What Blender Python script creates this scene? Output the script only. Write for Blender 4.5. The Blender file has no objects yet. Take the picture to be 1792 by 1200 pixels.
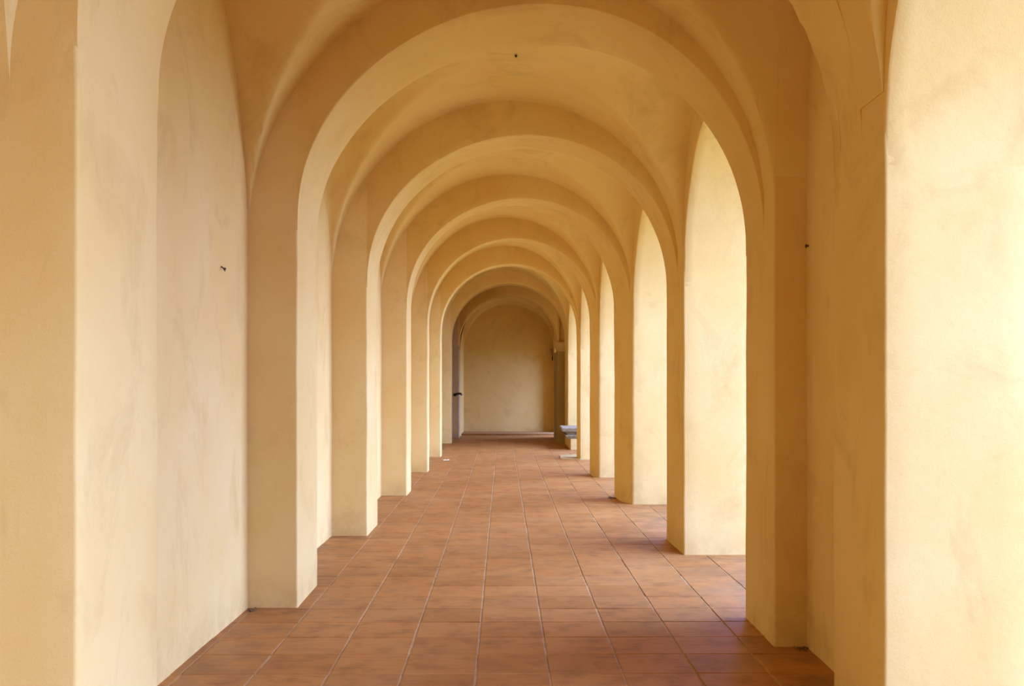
import bpy, bmesh, math, random
from mathutils import Vector, noise

S = bpy.context.scene
COL = S.collection

# ------------------------------------------------------------------ camera
EYE = 1.6                      # eye height; world z = EYE + Z
F = 1806.0                     # focal length in pixels of a 1792 px wide frame
cam = bpy.data.cameras.new('camera')
cam.sensor_fit = 'HORIZONTAL'
cam.sensor_width = 36.0
cam.lens = 36.0 * F / 1792.0
cam.shift_y = 65.0 / 1792.0
cam.clip_end = 500
co = bpy.data.objects.new('camera', cam)
COL.objects.link(co)
co.location = (0, 0, EYE)
co.rotation_euler = (math.pi / 2, 0, 0)
S.camera = co

# ------------------------------------------------------------------ sky
w = bpy.data.worlds.new('sky')
S.world = w
w.use_nodes = True
nt = w.node_tree
nt.nodes.clear()
wo = nt.nodes.new('ShaderNodeOutputWorld')
bg = nt.nodes.new('ShaderNodeBackground')
bg.inputs['Color'].default_value = (0.36, 0.55, 1.62, 1)      # even, bright sky of open shade
bg.inputs['Strength'].default_value = 1.0
nt.links.new(bg.outputs[0], wo.inputs[0])

# hazy daylight from over the courtyard on the right: a very broad, soft sun
sl = bpy.data.lights.new('hazy_sun', 'SUN')
sl.energy = 4.0
sl.angle = math.radians(100)
sl.color = (0.76, 1.03, 2.38)
so = bpy.data.objects.new('hazy_sun', sl)
COL.objects.link(so)
az, el = math.radians(-11), math.radians(12)          # azimuth from +x towards +y
so.rotation_euler = Vector((math.cos(az) * math.cos(el), math.sin(az) * math.cos(el), math.sin(el))).to_track_quat('Z', 'Y').to_euler()

S.view_settings.view_transform = 'Standard'
S.view_settings.look = 'None'
S.view_settings.gamma = 1.0
S.view_settings.use_curve_mapping = False
S.view_settings.exposure = 1.62
S.cycles.max_bounces = 16
S.cycles.diffuse_bounces = 14
S.cycles.glossy_bounces = 4
S.cycles.use_denoising = True
try:
    S.cycles.denoiser = 'OPENIMAGEDENOISE'
except Exception:
    pass
S.cycles.sample_clamp_indirect = 0

random.seed(7)

# ------------------------------------------------------------------ materials
def new_mat(name):
    m = bpy.data.materials.new(name)
    m.use_nodes = True
    t = m.node_tree
    for n in list(t.nodes):
        t.nodes.remove(n)
    out = t.nodes.new('ShaderNodeOutputMaterial')
    bs = t.nodes.new('ShaderNodeBsdfPrincipled')
    t.links.new(bs.outputs[0], out.inputs[0])
    return m, t, bs

def N(t, typ, **kw):
    n = t.nodes.new(typ)
    for k, v in kw.items():
        setattr(n, k, v)
    return n

def mix(t, a, b, fac, mode='MIX'):
    n = t.nodes.new('ShaderNodeMix')
    n.data_type = 'RGBA'
    n.blend_type = mode
    for sock, val in ((n.inputs[0], fac), (n.inputs[6], a), (n.inputs[7], b)):
        if hasattr(val, 'type') and hasattr(val, 'links'):
            t.links.new(val, sock)
        else:
            sock.default_value = val
    return n.outputs[2]

def ramp(t, src, stops):
    r = t.nodes.new('ShaderNodeValToRGB')
    t.links.new(src, r.inputs[0])
    e = r.color_ramp.elements
    while len(e) < len(stops):
        e.new(0.5)
    for el, (p, c) in zip(e, stops):
        el.position = p
        el.color = (c, c, c, 1) if not isinstance(c, tuple) else c
    return r.outputs[0]

def plaster(name, base, warm, stain, stain_amt=0.75, rough=0.9):
    m, t, bs = new_mat(name)
    geo = N(t, 'ShaderNodeNewGeometry')
    def noise_tex(scale, det, rough_=0.55, vec=None, dist=0.0):
        n = N(t, 'ShaderNodeTexNoise')
        n.inputs['Scale'].default_value = scale
        n.inputs['Detail'].default_value = det
        n.inputs['Roughness'].default_value = rough_
        n.inputs['Distortion'].default_value = dist
        t.links.new(vec if vec is not None else geo.outputs['Position'], n.inputs['Vector'])
        return n.outputs['Fac']
    big = noise_tex(1.1, 5, 0.6)
    c = mix(t, base, warm, ramp(t, big, [(0.36, 0.0), (0.66, 1.0)]))
    # trowelled, slightly vertical weathering
    mp = N(t, 'ShaderNodeMapping')
    mp.inputs['Scale'].default_value = (1.5, 1.5, 1.1)
    t.links.new(geo.outputs['Position'], mp.inputs['Vector'])
    streak = noise_tex(1.4, 7, 0.68, mp.outputs[0], 0.8)
    fac = ramp(t, streak, [(0.53, 0.0), (0.74, stain_amt)])
    c = mix(t, c, stain, fac)
    sep = N(t, 'ShaderNodeSeparateXYZ')
    t.links.new(geo.outputs['Position'], sep.inputs[0])
    low = N(t, 'ShaderNodeMapRange')
    low.interpolation_type = 'SMOOTHSTEP'
    low.inputs['From Min'].default_value = 0.30
    low.inputs['From Max'].default_value = 0.0
    t.links.new(sep.outputs[2], low.inputs['Value'])
    lowf = N(t, 'ShaderNodeMath', operation='MULTIPLY')
    t.links.new(low.outputs[0], lowf.inputs[0])
    t.links.new(ramp(t, noise_tex(5.0, 5, 0.65), [(0.38, 0.0), (0.66, 0.75)]), lowf.inputs[1])
    c = mix(t, c, stain, lowf.outputs[0])
    fine = noise_tex(26, 4, 0.6)
    c = mix(t, c, stain, ramp(t, fine, [(0.60, 0.0), (0.85, 0.30)]))
    t.links.new(c, bs.inputs['Base Color'])
    bs.inputs['Roughness'].default_value = rough
    bs.inputs['Specular IOR Level'].default_value = 0.12
    b1 = N(t, 'ShaderNodeBump')
    b1.inputs['Strength'].default_value = 0.16
    b1.inputs['Distance'].default_value = 0.02
    t.links.new(noise_tex(7, 6, 0.62), b1.inputs['Height'])
    b2 = N(t, 'ShaderNodeBump')
    b2.inputs['Strength'].default_value = 0.22
    b2.inputs['Distance'].default_value = 0.004
    t.links.new(noise_tex(130, 4, 0.6), b2.inputs['Height'])
    t.links.new(b1.outputs[0], b2.inputs['Normal'])
    t.links.new(b2.outputs[0], bs.inputs['Normal'])
    return m

PLASTER = plaster('lime_plaster', (0.73, 0.525, 0.178, 1), (0.70, 0.472, 0.136, 1), (0.56, 0.365, 0.105, 1))
SHADEDPL = plaster('worn_shaded_plaster', (0.50, 0.37, 0.17, 1), (0.45, 0.31, 0.13, 1), (0.33, 0.23, 0.10, 1))  # stained plaster, darkened to grey-brown to carry the pier's shade
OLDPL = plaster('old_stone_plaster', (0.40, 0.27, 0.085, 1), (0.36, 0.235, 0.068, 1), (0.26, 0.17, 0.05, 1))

CAPST = plaster('capital_stone', (0.62, 0.46, 0.17, 1), (0.56, 0.40, 0.13, 1), (0.40, 0.27, 0.08, 1))

def tile_mat(name, island):
    m, t, bs = new_mat(name)
    geo = N(t, 'ShaderNodeNewGeometry')
    if island:
        rnd = geo.outputs['Random Per Island']
    else:
        rnd = N(t, 'ShaderNodeObjectInfo').outputs['Random']
    c = ramp(t, rnd, [(0.0, (0.37, 0.157, 0.032, 1)), (0.35, (0.42, 0.177, 0.037, 1)),
                      (0.7, (0.45, 0.197, 0.043, 1)), (1.0, (0.40, 0.180, 0.043, 1))])
    def nz(scale, det, sc=(1, 1, 1)):
        mp = N(t, 'ShaderNodeMapping')
        mp.inputs['Scale'].default_value = sc
        t.links.new(geo.outputs['Position'], mp.inputs['Vector'])
        n = N(t, 'ShaderNodeTexNoise')
        n.inputs['Scale'].default_value = scale
        n.inputs['Detail'].default_value = det
        n.inputs['Roughness'].default_value = 0.62
        t.links.new(mp.outputs[0], n.inputs['Vector'])
        return n.outputs['Fac']
    a = nz(5.0, 6)
    c = mix(t, c, (0.21, 0.088, 0.021, 1), ramp(t, a, [(0.48, 0.0), (0.74, 0.7)]))
    d = nz(2.2, 5)
    c = mix(t, c, (0.47, 0.245, 0.066, 1), ramp(t, d, [(0.50, 0.0), (0.75, 0.55)]))
    s = nz(11.0, 6, (0.40, 2.6, 1))
    c = mix(t, c, (0.17, 0.072, 0.018, 1), ramp(t, s, [(0.55, 0.0), (0.72, 0.6)]))
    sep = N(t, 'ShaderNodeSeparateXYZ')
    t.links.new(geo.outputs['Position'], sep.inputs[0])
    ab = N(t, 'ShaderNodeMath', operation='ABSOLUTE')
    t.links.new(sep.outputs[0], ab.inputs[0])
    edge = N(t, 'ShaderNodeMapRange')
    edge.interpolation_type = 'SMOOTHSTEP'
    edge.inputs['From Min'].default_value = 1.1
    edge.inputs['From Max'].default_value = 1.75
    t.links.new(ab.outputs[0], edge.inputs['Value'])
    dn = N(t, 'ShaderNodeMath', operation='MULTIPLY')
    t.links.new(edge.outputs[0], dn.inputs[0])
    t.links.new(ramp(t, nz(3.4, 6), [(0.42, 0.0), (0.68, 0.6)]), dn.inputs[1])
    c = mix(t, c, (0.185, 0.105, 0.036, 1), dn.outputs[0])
    t.links.new(c, bs.inputs['Base Color'])
    rr = N(t, 'ShaderNodeMapRange')
    rr.inputs['To Min'].default_value = 0.42
    rr.inputs['To Max'].default_value = 0.68
    t.links.new(a, rr.inputs['Value'])
    t.links.new(rr.outputs[0], bs.inputs['Roughness'])
    bs.inputs['Specular IOR Level'].default_value = 0.16
    b = N(t, 'ShaderNodeBump')
    b.inputs['Strength'].default_value = 0.35
    b.inputs['Distance'].default_value = 0.006
    t.links.new(nz(14, 6, (0.6, 1.6, 1)), b.inputs['Height'])
    t.links.new(b.outputs[0], bs.inputs['Normal'])
    return m

TILE = tile_mat('terracotta_tile', False)
TILES = tile_mat('terracotta_tile_field', True)

def simple(name, c1, c2, scale=8.0, rough=0.8, bump=0.2, metal=0.0):
    m, t, bs = new_mat(name)
    geo = N(t, 'ShaderNodeNewGeometry')
    n = N(t, 'ShaderNodeTexNoise')
    n.inputs['Scale'].default_value = scale
    n.inputs['Detail'].default_value = 6
    t.links.new(geo.outputs['Position'], n.inputs['Vector'])
    t.links.new(mix(t, c1, c2, ramp(t, n.outputs['Fac'], [(0.35, 0.0), (0.68, 1.0)])), bs.inputs['Base Color'])
    bs.inputs['Roughness'].default_value = rough
    bs.inputs['Metallic'].default_value = metal
    b = N(t, 'ShaderNodeBump')
    b.inputs['Strength'].default_value = bump
    b.inputs['Distance'].default_value = 0.01
    t.links.new(n.outputs['Fac'], b.inputs['Height'])
    t.links.new(b.outputs[0], bs.inputs['Normal'])
    return m

GROUT = simple('grey_grout', (0.50, 0.34, 0.115, 1), (0.34, 0.21, 0.065, 1), 12, 0.95)
STONE = simple('grey_stone', (0.32, 0.25, 0.125, 1), (0.20, 0.155, 0.08, 1), 14, 0.75)
IRON = simple('dark_iron', (0.03, 0.018, 0.008, 1), (0.05, 0.028, 0.011, 1), 30, 0.6)
DIRT = simple('dry_dirt', (0.11, 0.065, 0.022, 1), (0.20, 0.12, 0.04, 1), 40, 0.95)
PAPER = simple('scrap_paper', (0.8, 0.66, 0.36, 1), (0.7, 0.56, 0.30, 1), 20, 0.9)
GROUND = simple('courtyard_gravel', (0.80, 0.60, 0.20, 1), (0.68, 0.50, 0.16, 1), 3, 0.95)
ROOFM = simple('roof_tile', (0.36, 0.16, 0.09, 1), (0.28, 0.12, 0.07, 1), 3, 0.9)
STEPM = simple('worn_terracotta_step', (0.40, 0.21, 0.055, 1), (0.33, 0.16, 0.04, 1), 5, 0.8)

# ------------------------------------------------------------------ helpers
def wob(p, amp=0.006, sc=1.7):
    """hand-plastered unevenness, a function of the place alone so that seams stay shut"""
    q = Vector(p) * sc
    n = noise.noise_vector(q) * 0.7 + noise.noise_vector(q * 3.1 + Vector((5, 9, 2))) * 0.3
    return Vector(p) + n * amp

def make(name, verts, faces, mat, parent=None, smooth=35.0):
    me = bpy.data.meshes.new(name)
    me.from_pydata([tuple(v) for v in verts], [], faces)
    bm = bmesh.new()
    bm.from_mesh(me)
    bmesh.ops.recalc_face_normals(bm, faces=bm.faces)
    bm.to_mesh(me)
    bm.free()
    me.materials.append(mat)
    if smooth:
        for p in me.polygons:
            p.use_smooth = True
        me.set_sharp_from_angle(angle=math.radians(smooth))
    o = bpy.data.objects.new(name, me)
    COL.objects.link(o)
    if parent:
        o.parent = parent
    return o

def empty(name, loc=(0, 0, 0)):
    o = bpy.data.objects.new(name, None)
    COL.objects.link(o)
    o.location = loc
    return o

def tag(o, label, cat, group=None):
    o['label'] = label
    o['category'] = cat
    if group:
        o['group'] = group
    return o

def structure(o):
    o['kind'] = 'structure'
    return o

def round_poly(pts, r, seg=3):
    """plan polygon with rounded corners; r is a number or one per corner"""
    n = len(pts)
    out = []
    for i in range(n):
        p0, p, p1 = Vector(pts[i - 1]), Vector(pts[i]), Vector(pts[(i + 1) % n])
        ri = r[i] if isinstance(r, (list, tuple)) else r
        if ri <= 0:
            out.append(p)
            continue
        a = (p0 - p); b = (p1 - p)
        ra = min(ri, a.length * .45, b.length * .45)
        A = p + a.normalized() * ra
        B = p + b.normalized() * ra
        for k in range(seg + 1):
            f = k / seg
            out.append((A * (1 - f) + p * f) * (1 - f) + (p * (1 - f) + B * f) * f)
    return out

def resample(pts, step):
    out = []
    n = len(pts)
    for i in range(n):
        a, b = pts[i], pts[(i + 1) % n]
        k = max(1, int((b - a).length / step))
        for j in range(k):
            out.append(a.lerp(b, j / k))
    return out

def prism(name, plan, z0, z1, mat, parent=None, r=0.02, step=0.11, dz=0.12, amp=0.006):
    pts = resample(round_poly([Vector(p) for p in plan], r), step)
    nz = max(1, int((z1 - z0) / dz))
    V, Fc = [], []
    n = len(pts)
    for k in range(nz + 1):
        z = z0 + (z1 - z0) * k / nz
        for p in pts:
            V.append(wob((p.x, p.y, z), amp) if amp else Vector((p.x, p.y, z)))
    for k in range(nz):
        for i in range(n):
            j = (i + 1) % n
            Fc.append((k * n + i, k * n + j, (k + 1) * n + j, (k + 1) * n + i))
    Fc.append(tuple(range(n)))
    Fc.append(tuple(nz * n + i for i in range(n)))
    return make(name, V, Fc, mat, parent)

# ------------------------------------------------------------------ plan of the arcade (metres, camera at the origin)
# left row: inner front corner, inner back corner, plane of the wall behind
L = {
    -2: ((-1.52, -3.65), (-1.52, -2.85), -1.86),
    -1: ((-1.52, -0.03), (-1.52, 0.78), -1.86),
    0: ((-1.523, 3.615), (-1.523, 4.443), -1.86),
    1: ((-1.508, 7.251), (-1.520, 8.06), -1.855),
    2: ((-1.487, 10.60), (-1.493, 11.45), -1.85),
    3: ((-1.456, 14.28), (-1.462, 14.97), -1.80),
    4: ((-1.470, 17.95), (-1.474, 18.40), -1.76),
    5: ((-1.488, 21.48), (-1.490, 21.95), -1.745),
    6: ((-1.540, 26.10), (-1.540, 26.60), -1.78),
}
# right row: inner near corner, inner far corner
R = {
    -2: ((1.575, -2.70), (1.575, -1.85)),
    -1: ((1.575, 0.85), (1.575, 1.70)),
    0: ((1.575, 4.369), (1.575, 5.061)),
    1: ((1.572, 6.196), (1.575, 6.957)),
    2: ((1.571, 9.452), (1.556, 10.40)),
    3: ((1.553, 13.29), (1.397, 14.12)),
    4: ((1.430, 16.94), (1.329, 17.64)),
    5: ((1.372, 20.79), (1.333, 21.30)),
    6: ((1.340, 24.76), (1.340, 26.15)),
}
# transverse arches: left front/back, right front/back (x, y), springing and crown above the eye (front, back)
RIB = {
    -2: ((-1.52, -3.65), (-1.52, -2.85), (1.575, -2.45), (1.575, -1.85), (1.10, 1.00), 2.46, 2.44),
    -1: ((-1.52, -0.03), (-1.52, 0.78), (1.575, 1.10), (1.575, 1.70), (1.15, 1.05), 2.50, 2.48),
    0: ((-1.523, 3.615), (-1.523, 4.443), (1.575, 4.648), (1.575, 5.061), (1.21, 1.06), 2.56, 2.54),
    1: ((-1.508, 7.251), (-1.520, 8.06), (1.573, 6.45), (1.575, 6.957), (1.10, 0.88), 2.49, 2.42),
    2: ((-1.487, 10.60), (-1.493, 11.45), (1.568, 9.75), (1.556, 10.40), (1.00, 0.90), 2.41, 2.44),
    3: ((-1.456, 14.28), (-1.462, 14.97), (1.535, 13.36), (1.397, 14.12), (1.02, 0.92), 2.43, 2.45),
    4: ((-1.470, 17.95), (-1.474, 18.40), (1.420, 17.05), (1.329, 17.64), (1.00, 0.92), 2.40, 2.42),
    5: ((-1.488, 21.48), (-1.490, 21.95), (1.365, 20.90), (1.333, 21.30), (1.00, 0.95), 2.38, 2.38),
    6: ((-1.540, 26.10), (-1.540, 26.60), (1.340, 25.50), (1.340, 26.15), (1.00, 0.98), 2.41, 2.41),
    7: ((-1.470, 28.60), (-1.470, 29.20), (1.160, 26.35), (1.140, 27.10), (1.00, 1.00), 2.25, 2.25),
}
OUT = 2.20            # outer face of the arcade wall
TOP = EYE + 2.95      # masonry runs up to here, above the vaults
END = 31.2            # face of the end wall

# ------------------------------------------------------------------ floor
ANG = math.radians(0.5)            # the tile courses run half a degree off the view axis
TS = 0.4008
fl = make('floor', [(-2.3, -4.4, -0.005), (OUT + .04, -4.4, -0.005), (OUT + .04, END + .6, -0.005), (-2.3, END + .6, -0.005),
                    (-2.3, -4.4, -0.30), (OUT + .04, -4.4, -0.30), (OUT + .04, END + .6, -0.30), (-2.3, END + .6, -0.30)],
          [(0, 1, 2, 3), (4, 5, 6, 7), (0, 1, 5, 4), (1, 2, 6, 5), (2, 3, 7, 6), (3, 0, 4, 7)], GROUT, None, 0)
structure(fl)

def tile_geo(rs, gap=0.008, low=False):
    h = TS / 2
    k = 0.5 * gap
    j = lambda a: rs.uniform(-a, a)
    base, mid, top = [], [], []
    for sx, sy in ((-1, -1), (1, -1), (1, 1), (-1, 1)):
        jx, jy, jz = j(.0022), j(.0022), j(.0016)
        base.append((sx * (h - k) + jx, sy * (h - k) + jy, -0.02))
        mid.append((sx * (h - k) + jx, sy * (h - k) + jy, -0.004 + jz))
        top.append((sx * (h - k - .004) + jx, sy * (h - k - .004) + jy, jz))
    V = base + mid + top
    Fc = [(8, 9, 10, 11)]
    for i in range(4):
        n = (i + 1) % 4
        Fc.append((4 + i, 4 + n, 8 + n, 8 + i))
        if not low:
            Fc.append((i, n, 4 + n, 4 + i))
    return V, Fc

tile_meshes = []
rs = random.Random(11)
for k in range(14):
    V, Fc = tile_geo(rs)
    me = bpy.data.meshes.new('tile')
    me.from_pydata(V, [], Fc)
    me.materials.append(TILE)
    tile_meshes.append(me)

def cell_pos(i, jrow):
    # column lines at x = 0.1165*EYE + k*TS at the camera, courses through y = 6.83
    x = 0.186 + 0.056 + (i + .5) * TS
    y = 6.83 + (jrow + .5) * TS
    c, s = math.cos(ANG), math.sin(ANG)
    return x * c - y * s + 0.012, x * s + y * c

cells = []
for jrow in range(-28, 63):
    for i in range(-7, 7):
        x, y = cell_pos(i, jrow)
        if -2.1 < x < OUT - .1 and -4.3 < y < END - .2:
            cells.append((x, y))
def left_plane(y):
    ks = sorted(L)
    for a, b in zip(ks, ks[1:]):
        if L[a][0][1] <= y <= L[b][0][1]:
            if y < L[a][1][1]:
                return L[a][0][0]
            return L[a][2]
    return -1.9
def in_view(x, y):
    if y < 5.15:
        return False
    px = 896 + F * x / y
    if px < -20 - F * .2 / y or px > 1812 + F * .2 / y:
        return False
    if x < left_plane(y) - .17:
        return False
    if x > 1.6 + .25 and not (7.0 < y < 9.5 or 10.4 < y < 13.3):
        return False
    if x > 2.0:
        return False
    return True
vis = sorted([c for c in cells if in_view(*c)], key=lambda c: c[1])
solo = vis[:300]
solo_set = set(solo)
rs = random.Random(3)
for (x, y) in solo:
    o = bpy.data.objects.new('tile', rs.choice(tile_meshes))
    COL.objects.link(o)
    o.parent = fl
    o.location = (x, y, rs.uniform(-.0012, .0012))
    o.rotation_euler = (0, 0, ANG + rs.choice((0, 1, 2, 3)) * math.pi / 2 + rs.uniform(-.004, .004))
V, Fc = [], []
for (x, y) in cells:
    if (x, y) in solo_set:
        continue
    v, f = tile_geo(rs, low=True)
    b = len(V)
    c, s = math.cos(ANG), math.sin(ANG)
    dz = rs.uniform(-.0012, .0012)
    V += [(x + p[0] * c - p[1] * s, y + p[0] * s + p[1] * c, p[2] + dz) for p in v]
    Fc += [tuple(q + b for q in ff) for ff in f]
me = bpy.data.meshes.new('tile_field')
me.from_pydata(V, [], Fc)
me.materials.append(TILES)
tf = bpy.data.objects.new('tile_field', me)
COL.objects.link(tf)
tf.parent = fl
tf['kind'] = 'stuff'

gr = make('ground', [(OUT + .04, -60, -.16), (90, -60, -.16), (90, 120, -.16), (OUT + .04, 120, -.16)], [(0, 1, 2, 3)], GROUND, None, 0)
structure(gr)

# ------------------------------------------------------------------ left wall (one run of plaster, slightly bent plan)
plan = [(-1.86, -4.3)]
for k in sorted(L):
    ymid = (L[k][0][1] + L[k][1][1]) / 2
    if k == 0:
        plan.append((-1.86, ymid))
    elif k > 0:
        plan.append((L[k][2], ymid))
plan += [(-1.78, 28.8), (-1.478, 28.9), (-1.452, END + .35), (-2.5, END + .35), (-2.5, -4.3)]
wl = structure(prism('wall_left', plan, -.25, TOP, PLASTER, None, 0.0, 0.3, 0.3))
# end wall and the wall behind the camera
we = structure(prism('wall_back', [(-2.4, END), (2.36, END), (2.36, END + .4), (-2.4, END + .4)], -.25, TOP, PLASTER, None, 0.0, 0.3, 0.3))
wf = structure(prism('wall_front', [(-2.4, -4.4), (2.36, -4.4), (2.36, -4.0), (-2.4, -4.0)], -.25, TOP, PLASTER, None, 0.0, 0.4, 0.4))

# ------------------------------------------------------------------ piers
LEFT_LABEL = {
    -2: 'cream plaster pier on the left wall, farthest behind the camera',
    -1: 'cream plaster pier on the left wall, beside the camera',
    0: 'large cream plaster pier cut off by the left edge of the photo',
    1: 'cream left pier standing just past the long pale wall with a dark nail',
    2: 'third cream plaster pier from the camera along the left wall',
    3: 'fourth cream plaster pier from the camera along the left wall',
    4: 'fifth cream plaster pier from the camera along the left wall',
    5: 'sixth cream pier along the left wall, second last before the grey pier',
    6: 'narrow cream left pier directly in front of the grey pier near the end wall',
}
RIGHT_LABEL = {
    -2: 'ochre plaster pier of the right arcade, farthest behind the camera',
    -1: 'ochre plaster pier of the right arcade, beside the camera',
    0: 'huge pale plaster pier cut off by the right edge of the photo',
    1: 'shaded ochre right pier with dark front face beside the walled recess',
    2: 'right pier with broad sunlit white face, third from the camera',
    3: 'right pier with a chamfered rounded inner corner, fourth from the camera',
    4: 'fifth plaster pier from the camera in the right arcade',
    5: 'slim right pier standing on a low threshold slab, in front of grey stone slabs',
    6: 'right pier behind the stone bench, next to the dark pilaster with capital',
}
for k, (f, b, wx) in L.items():
    if k == -2:
        continue
    o = prism('pier', [(wx - .25, f[1]), (f[0], f[1]), (b[0], b[1]), (wx - .25, b[1])], -.05, TOP, PLASTER, None, [0, .016, .016, 0])
    tag(o, LEFT_LABEL[k], 'pier', 'piers along the left wall')
for k, (n, f) in R.items():
    if k == -2:
        continue
    if k == 3:
        pl = [(1.553, 13.29), (1.436, 13.65), (1.397, 14.12), (OUT, 14.12), (OUT, 13.29)]
        rr = [.03, .05, .02, .02, .02]
    elif k == 4:
        pl = [(1.43, 16.94), (1.352, 17.12), (1.329, 17.64), (OUT, 17.64), (OUT, 16.94)]
        rr = [.03, .05, .02, .02, .02]
    else:
        pl = [n, f, (OUT, f[1]), (OUT, n[1])]
        rr = [.016, .016, .02, .02]
    o = prism('pier', pl, -.05, TOP, PLASTER, None, rr)
    tag(o, RIGHT_LABEL[k], 'pier', 'piers of the right arcade')
# worn pier near the end on the left, its shade mixed into the grey plaster colour
o = prism('pier', [(-2.0, 28.6), (-1.47, 28.6), (-1.47, 29.2), (-2.0, 29.2)], -.05, TOP, SHADEDPL, None, [0, .03, .03, 0])
tag(o, 'grey worn plaster pier in shade on the left nearest the end wall, holding an iron bar', 'pier', 'piers along the left wall')

# ------------------------------------------------------------------ right wall: arched openings between the piers
wr = structure(empty('wall_right'))
OPEN = {-2: (0.9, 1.22), -1: (0.95, 1.30), 1: (0.90, 1.27), 2: (0.70, 1.40), 3: (0.60, 1.50), 4: (0.62, 1.45), 5: (0.62, 1.45),
        7: (0.30, 0.80)}  # added opening, hidden behind the pilaster, sized to light the end wall
R[7] = ((1.252, 28.30), (1.252, 28.95))
R[8] = ((1.246, 30.70), (1.244, END))
for k, (z0, b) in OPEN.items():
    x0, ya = R[k][1]
    x1, yb = R[k + 1][0]
    n = 44
    bev = 0.018
    rows = []
    for ii in range(-2, n + 3):
        i = min(n, max(0, ii))
        a = math.pi * i / n
        t = -math.cos(a)
        sink = {-1: (0, -.04), -2: (-.04, -.06), n + 1: (0, -.04), n + 2: (.04, -.06)}.get(ii, (0, 0))
        ym = (ya + yb) / 2
        hw = (yb - ya) / 2
        y = ym + hw * t + sink[0]
        zi = EYE + z0 + b * math.sin(a) + sink[1]
        # outward offset for the softened edge
        ny, nz = -t, -math.sin(a)
        fx = (y - ya) / (yb - ya)
        xi = x0 + (x1 - x0) * fx
        row = []
        top = TOP
        def pt(x, y_, z_):
            return wob((x, y_, z_))
        yo = max(ya - .03, min(yb + .03, y + bev * t))
        zo = zi + bev * math.sin(a) + .004
        row.append(Vector((xi, yo, top)))
        for q in (0.66, 0.33):
            row.append(pt(xi, yo, zo + (top - zo) * q))
        row.append(pt(xi, yo, zo))
        row.append(pt(xi + bev * .35, y + bev * .35 * t, zi + bev * .35 * math.sin(a)))
        row.append(pt(xi + bev, y, zi))
        for q in (.12, .24, .36, .48, .60, .72, .86):
            row.append(pt(xi + bev + (OUT - xi - bev) * q, y, zi))
        row.append(pt(OUT, y, zi))
        row.append(Vector((OUT, yo, top)))
        rows.append(row)
    m = len(rows[0])
    V = [v for r_ in rows for v in r_]
    Fc = []
    for i in range(len(rows) - 1):
        for j in range(m):
            j2 = (j + 1) % m
            Fc.append((i * m + j, i * m + j2, (i + 1) * m + j2, (i + 1) * m + j))
    Fc.append(tuple(range(m)))
    Fc.append(tuple((len(rows) - 1) * m + j for j in range(m)))
    make('arcade_arch', V, Fc, PLASTER, wr)
# the bay between the first two right piers is walled up, set back a hand's breadth
prism('recess_wall', [(1.768, 4.9), (OUT, 4.9), (OUT, 6.4), (1.768, 6.4)], -.05, TOP, PLASTER, wr, 0)

# ------------------------------------------------------------------ transverse arches
RIB_LABEL = {
    -2: 'plaster transverse arch farthest behind the camera',
    -1: 'plaster transverse arch just behind the camera',
    0: 'nearest plaster arch, only its two lower flanks inside the photo',
    1: 'largest whole plaster arch spanning the passage, its crown touching the top edge',
    2: 'second whole plaster arch down the passage, framed inside the largest one',
    3: 'third whole plaster arch down the passage',
    4: 'fourth whole plaster arch down the passage',
    5: 'fifth whole plaster arch, the last brightly lit one',
    6: 'dim plaster arch before the darker last bays, between cream and bench piers',
    7: 'darkest plaster arch, springing from the stone capital to the grey pier',
}
def arch_point(rib, s, tt):
    """s in 0..1 left to right, tt in 0..1 front to back -> x, y, z of the underside"""
    lf, lb, rf, rb, z0, zf, zb = rib
    a = math.pi * s
    u = (1 - math.cos(a)) / 2
    xl = lf[0] + (lb[0] - lf[0]) * tt
    xr = rf[0] + (rb[0] - rf[0]) * tt
    yl = lf[1] + (lb[1] - lf[1]) * tt
    yr = rf[1] + (rb[1] - rf[1]) * tt
    crown = zf + (zb - zf) * tt
    z0 = z0[0] + (z0[1] - z0[0]) * u
    h = math.sin(a) ** 0.97
    return xl + (xr - xl) * u, yl + (yr - yl) * u, EYE + z0 + (crown - z0) * h

for k, rib in RIB.items():
    if k == -2:
        continue
    n = 72
    rows = []
    e = 0.03
    for i in range(-2, n + 3):
        s = min(1, max(0, i / n))
        ext = {-1: 0, -2: -.05, n + 1: 0, n + 2: .05}.get(i, 0)
        drop = {-1: -.05, -2: -.08, n + 1: -.05, n + 2: -.08}.get(i, 0)
        row = []
        def P(tt, dz=0.0, flat=None):
            x, y, z = arch_point(rib, s, tt)
            if flat is not None:
                return Vector((x + ext, y, flat))
            return wob((x + ext, y, z + dz + drop))
        top = EYE + 2.93
        row.append(P(0, flat=top))
        x, y, z = arch_point(rib, s, 0)
        row.append(P(0, (top - z) * .6))
        row.append(P(0, (top - z) * .28))
        row.append(P(0, min(.10, (top - z) * .15)))
        row.append(P(0, .018))
        row.append(P(e * .3, .005))
        row.append(P(e, 0))
        for q in (.2, .4, .6, .8):
            row.append(P(q, 0))
        row.append(P(1 - e, 0))
        row.append(P(1 - e * .3, .005))
        row.append(P(1, .018))
        row.append(P(1, (top - z) * .28))
        row.append(P(1, flat=top))
        rows.append(row)
    m = len(rows[0])
    V = [v for r_ in rows for v in r_]
    Fc = []
    for i in range(len(rows) - 1):
        for j in range(m):
            j2 = (j + 1) % m
            Fc.append((i * m + j, i * m + j2, (i + 1) * m + j2, (i + 1) * m + j))
    Fc.append(tuple(range(m)))
    Fc.append(tuple((len(rows) - 1) * m + j for j in range(m)))
    o = make('transverse_arch', V, Fc, PLASTER)
    tag(o, RIB_LABEL[k], 'arch', 'transverse arches of the passage')

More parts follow.
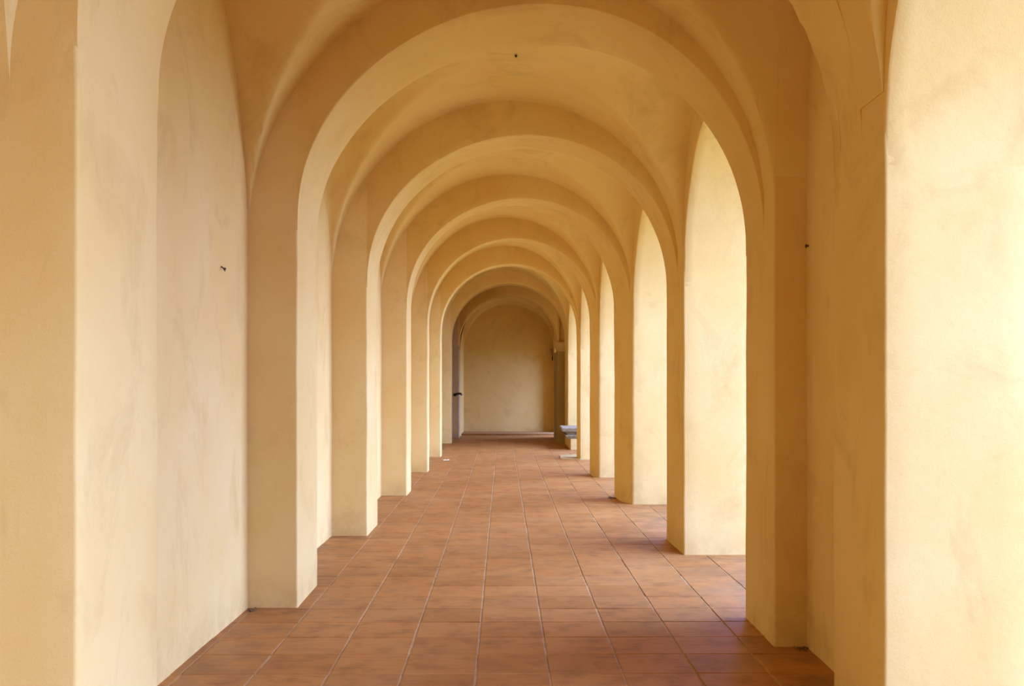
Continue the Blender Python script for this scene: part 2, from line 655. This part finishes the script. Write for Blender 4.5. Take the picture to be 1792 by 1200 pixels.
# ------------------------------------------------------------------ ceiling: a groin vault over every bay
ceil = structure(empty('ceiling', (0, 0, 0)))
def smax(a, b, k=0.025):
    h = max(0.0, min(1.0, .5 + .5 * (a - b) / k))
    return b + (a - b) * h + k * h * (1 - h)

def vault(xl, xr, yl, yr, yl_ref, yr_ref, main, left, right, xext=(0.14, 0.14), yext=0.12, endz=None, z0r=(1.05, 1.05)):
    nu, nv = 110, 80
    us = [-1] + list(range(nu + 1)) + [nu + 1]
    V, Fc = [], []
    z0, crown = main
    for iv in range(nv + 1):
        fv = iv / nv
        for iu in us:
            s = min(1, max(0, iu / nu))
            a = math.pi * s
            u = (1 - math.cos(a)) / 2
            x = xl + (xr - xl) * u
            if iu < 0:
                x = xl - xext[0]
            if iu > nu:
                x = xr + xext[1]
            ya = yl[0] + (yr[0] - yl[0]) * u - yext
            yb = yl[1] + (yr[1] - yl[1]) * u + yext
            y = ya + (yb - ya) * fv
            ra = yl_ref[0] + (yr_ref[0] - yl_ref[0]) * u
            rb = yl_ref[1] + (yr_ref[1] - yl_ref[1]) * u
            v = max(-1, min(1, 2 * (y - ra) / (rb - ra) - 1))
            cm = crown
            if endz is not None:
                cm = crown + (endz - crown) * fv
            zs = z0 + (z0r[0] + (z0r[1] - z0r[0]) * fv - z0) * u ** 3
            zA = zs + (cm - zs) * math.sin(a)
            lz = left[0] + (right[0] - left[0]) * u
            lb = left[1] + (right[1] - left[1]) * u
            if endz is None:
                lb += max(0.0, cm - .01 - lz - lb) * math.sin(a)
            zB = lz + lb * math.sqrt(max(0, 1 - v * v))
            V.append(wob((x, y, EYE + smax(zA, zB))))
    m = len(us)
    for i in range(nv):
        for j in range(m - 1):
            Fc.append((i * m + j, i * m + j + 1, (i + 1) * m + j + 1, (i + 1) * m + j))
    return make('vault', V, Fc, PLASTER, ceil, 60)

for k in range(-1, 6):
    a, b = RIB[k], RIB[k + 1]
    xl = (L[k][2] + L[k + 1][2]) / 2 + .004
    xr = (R[k][1][0] + R[k + 1][0][0]) / 2
    if k == -1:
        xl = -1.762
    main = (1.0, 2.76)
    left = (0.90, 1.50)
    right = (1.0, 1.50)
    xe = (.16, .16)
    if k == 0:
        left = (0.86, 1.90)
        right = (1.10, 1.62)
        xe = (.16, .33)
    elif k == 1:
        left = (0.90, 1.36)
        right = (1.22, 1.40)
    elif k == -1:
        left = (0.90, 1.80)
        right = (1.22, 1.45)
    vault(xl, xr, (a[1][1], b[0][1]), (a[3][1], b[2][1]),
          (L[k][1][1], L[k + 1][0][1]), (R[k][1][1], R[k + 1][0][1]), main, left, right, xe, .12, None, (1.06, 1.06))
# short dim bay between the sixth arch and the capital, and the last bay against the end wall
vault(-1.79, 1.34, (26.6, 28.6), (26.15, 26.35), (26.6, 28.6), (26.05, 26.45), (1.0, 2.70), (.9, 1.5), (.95, 1.4), (.16, .3))
vault(-1.46, 1.24, (29.2, END), (27.1, END), (29.2, END), (27.1, END), (0.86, 2.45), (.86, 1.2), (.86, 1.2), (.2, .4), .12, 2.26)
# a bay behind the camera
vault(-1.86, 1.575, (-4.2, -0.03), (-4.2, 1.10), (-3.6, -0.03), (-1.85, .85), (1.0, 2.76), (.9, 1.6), (1.2, 1.4))
# masonry and unseen roof over the vaults, added to stop sky light leaking in
rv = [(-2.6, -4.5, TOP - .03), (OUT + .35, -4.5, TOP - .03), (OUT + .35, END + .5, TOP - .03), (-2.6, END + .5, TOP - .03),
      (-2.6, -4.5, TOP + 1.0), (OUT + .35, -4.5, TOP + .2), (OUT + .35, END + .5, TOP + .2), (-2.6, END + .5, TOP + 1.0)]
make('roof', rv, [(0, 1, 2, 3), (4, 5, 6, 7), (0, 1, 5, 4), (1, 2, 6, 5), (2, 3, 7, 6), (3, 0, 4, 7)], ROOFM, ceil, 0)

# ------------------------------------------------------------------ end of the passage
o = structure(prism('trim_1', [(-1.62, 29.9), (1.36, 29.9), (1.36, END + .05), (-1.62, END + .05)], -.02, .05, STEPM, None, .01, .3, .1, .004))
# pilaster with capital on the right
pil = empty('pilaster', (1.24, 26.4, 0))
def rel(o, par):
    o.parent = par
    o.location = -Vector(par.location)
    return o
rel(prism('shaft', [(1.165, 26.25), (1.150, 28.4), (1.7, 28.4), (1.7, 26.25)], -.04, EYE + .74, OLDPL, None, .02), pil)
def block_stack(name, levels, mat, x1, y1, amp=.003):
    """moulded block: levels = (x0, y0, z) from bottom to top, open sides run back to x1, y1"""
    V, Fc = [], []
    for (x0, y0, z) in levels:
        V += [wob(p, amp) for p in ((x0, y0, z), (x1, y0, z), (x1, y1, z), (x0, y1, z))]
    for i in range(len(levels) - 1):
        for j in range(4):
            q = (j + 1) % 4
            Fc.append((i * 4 + j, i * 4 + q, i * 4 + 4 + q, i * 4 + 4 + j))
    Fc.append((0, 1, 2, 3))
    e = (len(levels) - 1) * 4
    Fc.append((e, e + 1, e + 2, e + 3))
    return make(name, V, Fc, mat, None, 30)
cz = EYE + .74
rel(block_stack('capital', [(1.165, 26.25, cz - .01), (1.150, 26.232, cz), (1.150, 26.232, cz + .03), (1.160, 26.24, cz + .035),
                            (1.150, 26.23, cz + .07), (1.115, 26.20, cz + .13), (1.098, 26.185, cz + .165),
                            (1.098, 26.185, cz + .172), (1.085, 26.175, cz + .176), (1.085, 26.175, cz + .225), (1.095, 26.18, cz + .23)], CAPST, 1.7, 27.2), pil)
tag(pil, 'dark ochre stone pilaster with moulded capital at the right before the end wall', 'pilaster')
rel(prism('shaft_top', [(1.150, 26.42), (1.145, 28.4), (1.7, 28.4), (1.7, 26.42)], EYE + .9, TOP, PLASTER, None, .02), pil)
# arcade wall of the last bay: solid behind the pilaster, an added unseen arched opening to light the end wall, then the corner
structure(prism('trim_2', [(1.42, 26.1), (1.252, 28.3), (1.252, 28.95), (OUT, 28.95), (OUT, 26.1)], -.05, TOP, PLASTER, None, 0))
structure(prism('trim_3', [(1.246, 30.70), (1.244, END + .1), (OUT, END + .1), (OUT, 30.70)], -.05, TOP, PLASTER, None, 0))

# small corbel where the last vault meets the end wall
cb = empty('corbel', (1.24, END - .1, EYE + .8))
rel(block_stack('corbel_block', [(1.205, END - .07, EYE + .70), (1.19, END - .10, EYE + .76), (1.17, END - .14, EYE + .84), (1.15, END - .18, EYE + .90), (1.145, END - .19, EYE + .95)], OLDPL, 1.30, END + .02), cb)
rel(prism('pendant', [(1.205, END - .075), (1.235, END - .075), (1.235, END - .03), (1.205, END - .03)], EYE + .60, EYE + .72, IRON, None, .005, .1, .1, 0), cb)
tag(cb, 'small ochre corbel with dark pendant at the right corner of the end wall', 'corbel')

# iron bar on the grey pier
ib = empty('iron_bracket', (-1.48, 28.55, EYE - .36))
def rod(name, pts, r, mat, parent, seg=8):
    V, Fc = [], []
    for i, p in enumerate(pts):
        p = Vector(p)
        d = (Vector(pts[min(i + 1, len(pts) - 1)]) - Vector(pts[max(i - 1, 0)])).normalized()
        a = d.orthogonal().normalized()
        b = d.cross(a)
        for k in range(seg):
            t = 2 * math.pi * k / seg
            V.append(p + a * math.cos(t) * r + b * math.sin(t) * r)
    for i in range(len(pts) - 1):
        for k in range(seg):
            q = (k + 1) % seg
            Fc.append((i * seg + k, i * seg + q, i * seg + seg + q, i * seg + seg + k))
    Fc.append(tuple(range(seg)))
    Fc.append(tuple((len(pts) - 1) * seg + k for k in range(seg)))
    o = make(name, V, Fc, mat, None, 40)
    return rel(o, parent)
zb = EYE - .37
rod('bar', [(-1.585, 28.63, zb - .035), (-1.58, 28.54, zb - .035), (-1.53, 28.52, zb - .005), (-1.47, 28.52, zb), (-1.41, 28.53, zb - .005), (-1.395, 28.56, zb - .035)], .030, IRON, ib)
rod('fixing_plate', [(-1.585, 28.62, zb - .035), (-1.585, 28.57, zb - .035)], .045, IRON, ib)
tag(ib, 'short black iron bracket fixed to the grey pier', 'bracket')

# stone bench block in the last open bay
be = empty('stone_bench', (1.5, 24.0, 0))
rel(prism('bench_base', [(1.345, 23.75), (2.2, 23.75), (2.2, 24.72), (1.345, 24.72)], -.02, .27, PLASTER, None, .02), be)
rel(block_stack('lower_slab', [(1.315, 23.74, .255), (1.29, 23.73, .262), (1.235, 23.67, .325), (1.235, 23.67, .345)], STONE, 2.25, 24.74), be)
rel(block_stack('upper_slab', [(1.275, 23.72, .34), (1.262, 23.70, .375), (1.215, 23.65, .415), (1.155, 23.59, .425), (1.130, 23.55, .50), (1.15, 23.57, .515)], STONE, 2.25, 24.74), be)
tag(be, 'grey moulded stone slabs on a cream block between the last right piers', 'bench')

# low slab at the foot of the sixth right pier
th = prism('threshold_slab', [(0.98, 20.95), (1.36, 20.70), (1.9, 20.70), (1.9, 22.3), (1.02, 21.9)], -.02, .016, CAPST, None, .02, .2, .05, .003)
tag(th, 'low yellowish slab on the tiles at the foot of the slim right pier', 'slab')

# ------------------------------------------------------------------ small things
def nail(name, p, d, ln, r, label):
    """a bent nail: shank plus head"""
    root = empty(name, p)
    d = Vector(d).normalized()
    q = Vector(p)
    rod('shank', [q - d * .02, q + d * ln * .6, q + d * ln + Vector((0, 0, -.012))], r, IRON, root)
    rod('head', [q + d * ln * .85, q + d * ln * 1.02], r * 2.2, IRON, root)
    tag(root, label, 'nail')
nail('nail', (-1.853, 6.585, EYE + .722), (.8, -.3, -.5), .03, .0045, 'dark bent nail in the pale left wall before the second left pier')
nail('nail', (.034, 8.74, EYE + 2.762), (0, -.2, -1), .02, .006, 'tiny dark nail in the vault crown just beyond the largest arch')
nail('nail', (1.766, 6.15, EYE + .80), (-1, -.3, 0), .016, .005, 'tiny dark nail in the corner beside the shaded right pier')

def crumbs(name, centre, spread, n, rmax, label, seed):
    rr = random.Random(seed)
    V, Fc = [], []
    for i in range(n):
        r = rr.uniform(.35, 1) * rmax
        x = centre[0] + rr.gauss(0, spread[0])
        y = centre[1] + rr.gauss(0, spread[1])
        b = len(V)
        for dx, dy, dz in ((1, 0, 0), (0, 1, 0), (-1, 0, 0), (0, -1, 0), (0, 0, .7), (0, 0, -.2)):
            V.append((x + dx * r * rr.uniform(.6, 1.3), y + dy * r * rr.uniform(.6, 1.3), .003 + max(0, dz) * r * rr.uniform(.5, 1.1)))
        for q in range(4):
            Fc.append((b + q, b + (q + 1) % 4, b + 4))
    o = make(name, V, Fc, DIRT, None, 0)
    o['kind'] = 'stuff'
    tag(o, label, 'dirt')
crumbs('dirt', (-1.81, 7.19), (.014, .028), 40, .011, 'dark crumbs of dirt in the corner by the second left pier', 1)
crumbs('dirt', (1.735, 6.15), (.022, .022), 40, .010, 'dark crumbs of dirt in the corner beside the shaded right pier', 2)
crumbs('dirt', (1.36, 14.0), (.03, .10), 50, .014, 'dark crumbs of dirt at the foot of the chamfered right pier', 3)

sc = empty('paper_scrap', (-1.30, 20.5, 0))
V = []
for i in range(5):
    for j in range(4):
        V.append((-1.365 + i * .032 + random.uniform(-.006, .006), 20.40 + j * .05 + random.uniform(-.01, .01), .006 + random.uniform(0, .022)))
Fc = [(i * 4 + j, i * 4 + j + 1, i * 4 + j + 5, i * 4 + j + 4) for i in range(4) for j in range(3)]
rel(make('sheet', V, Fc, PAPER, None, 0), sc)
tag(sc, 'small crumpled white scrap of paper on the tiles far down on the left', 'paper')
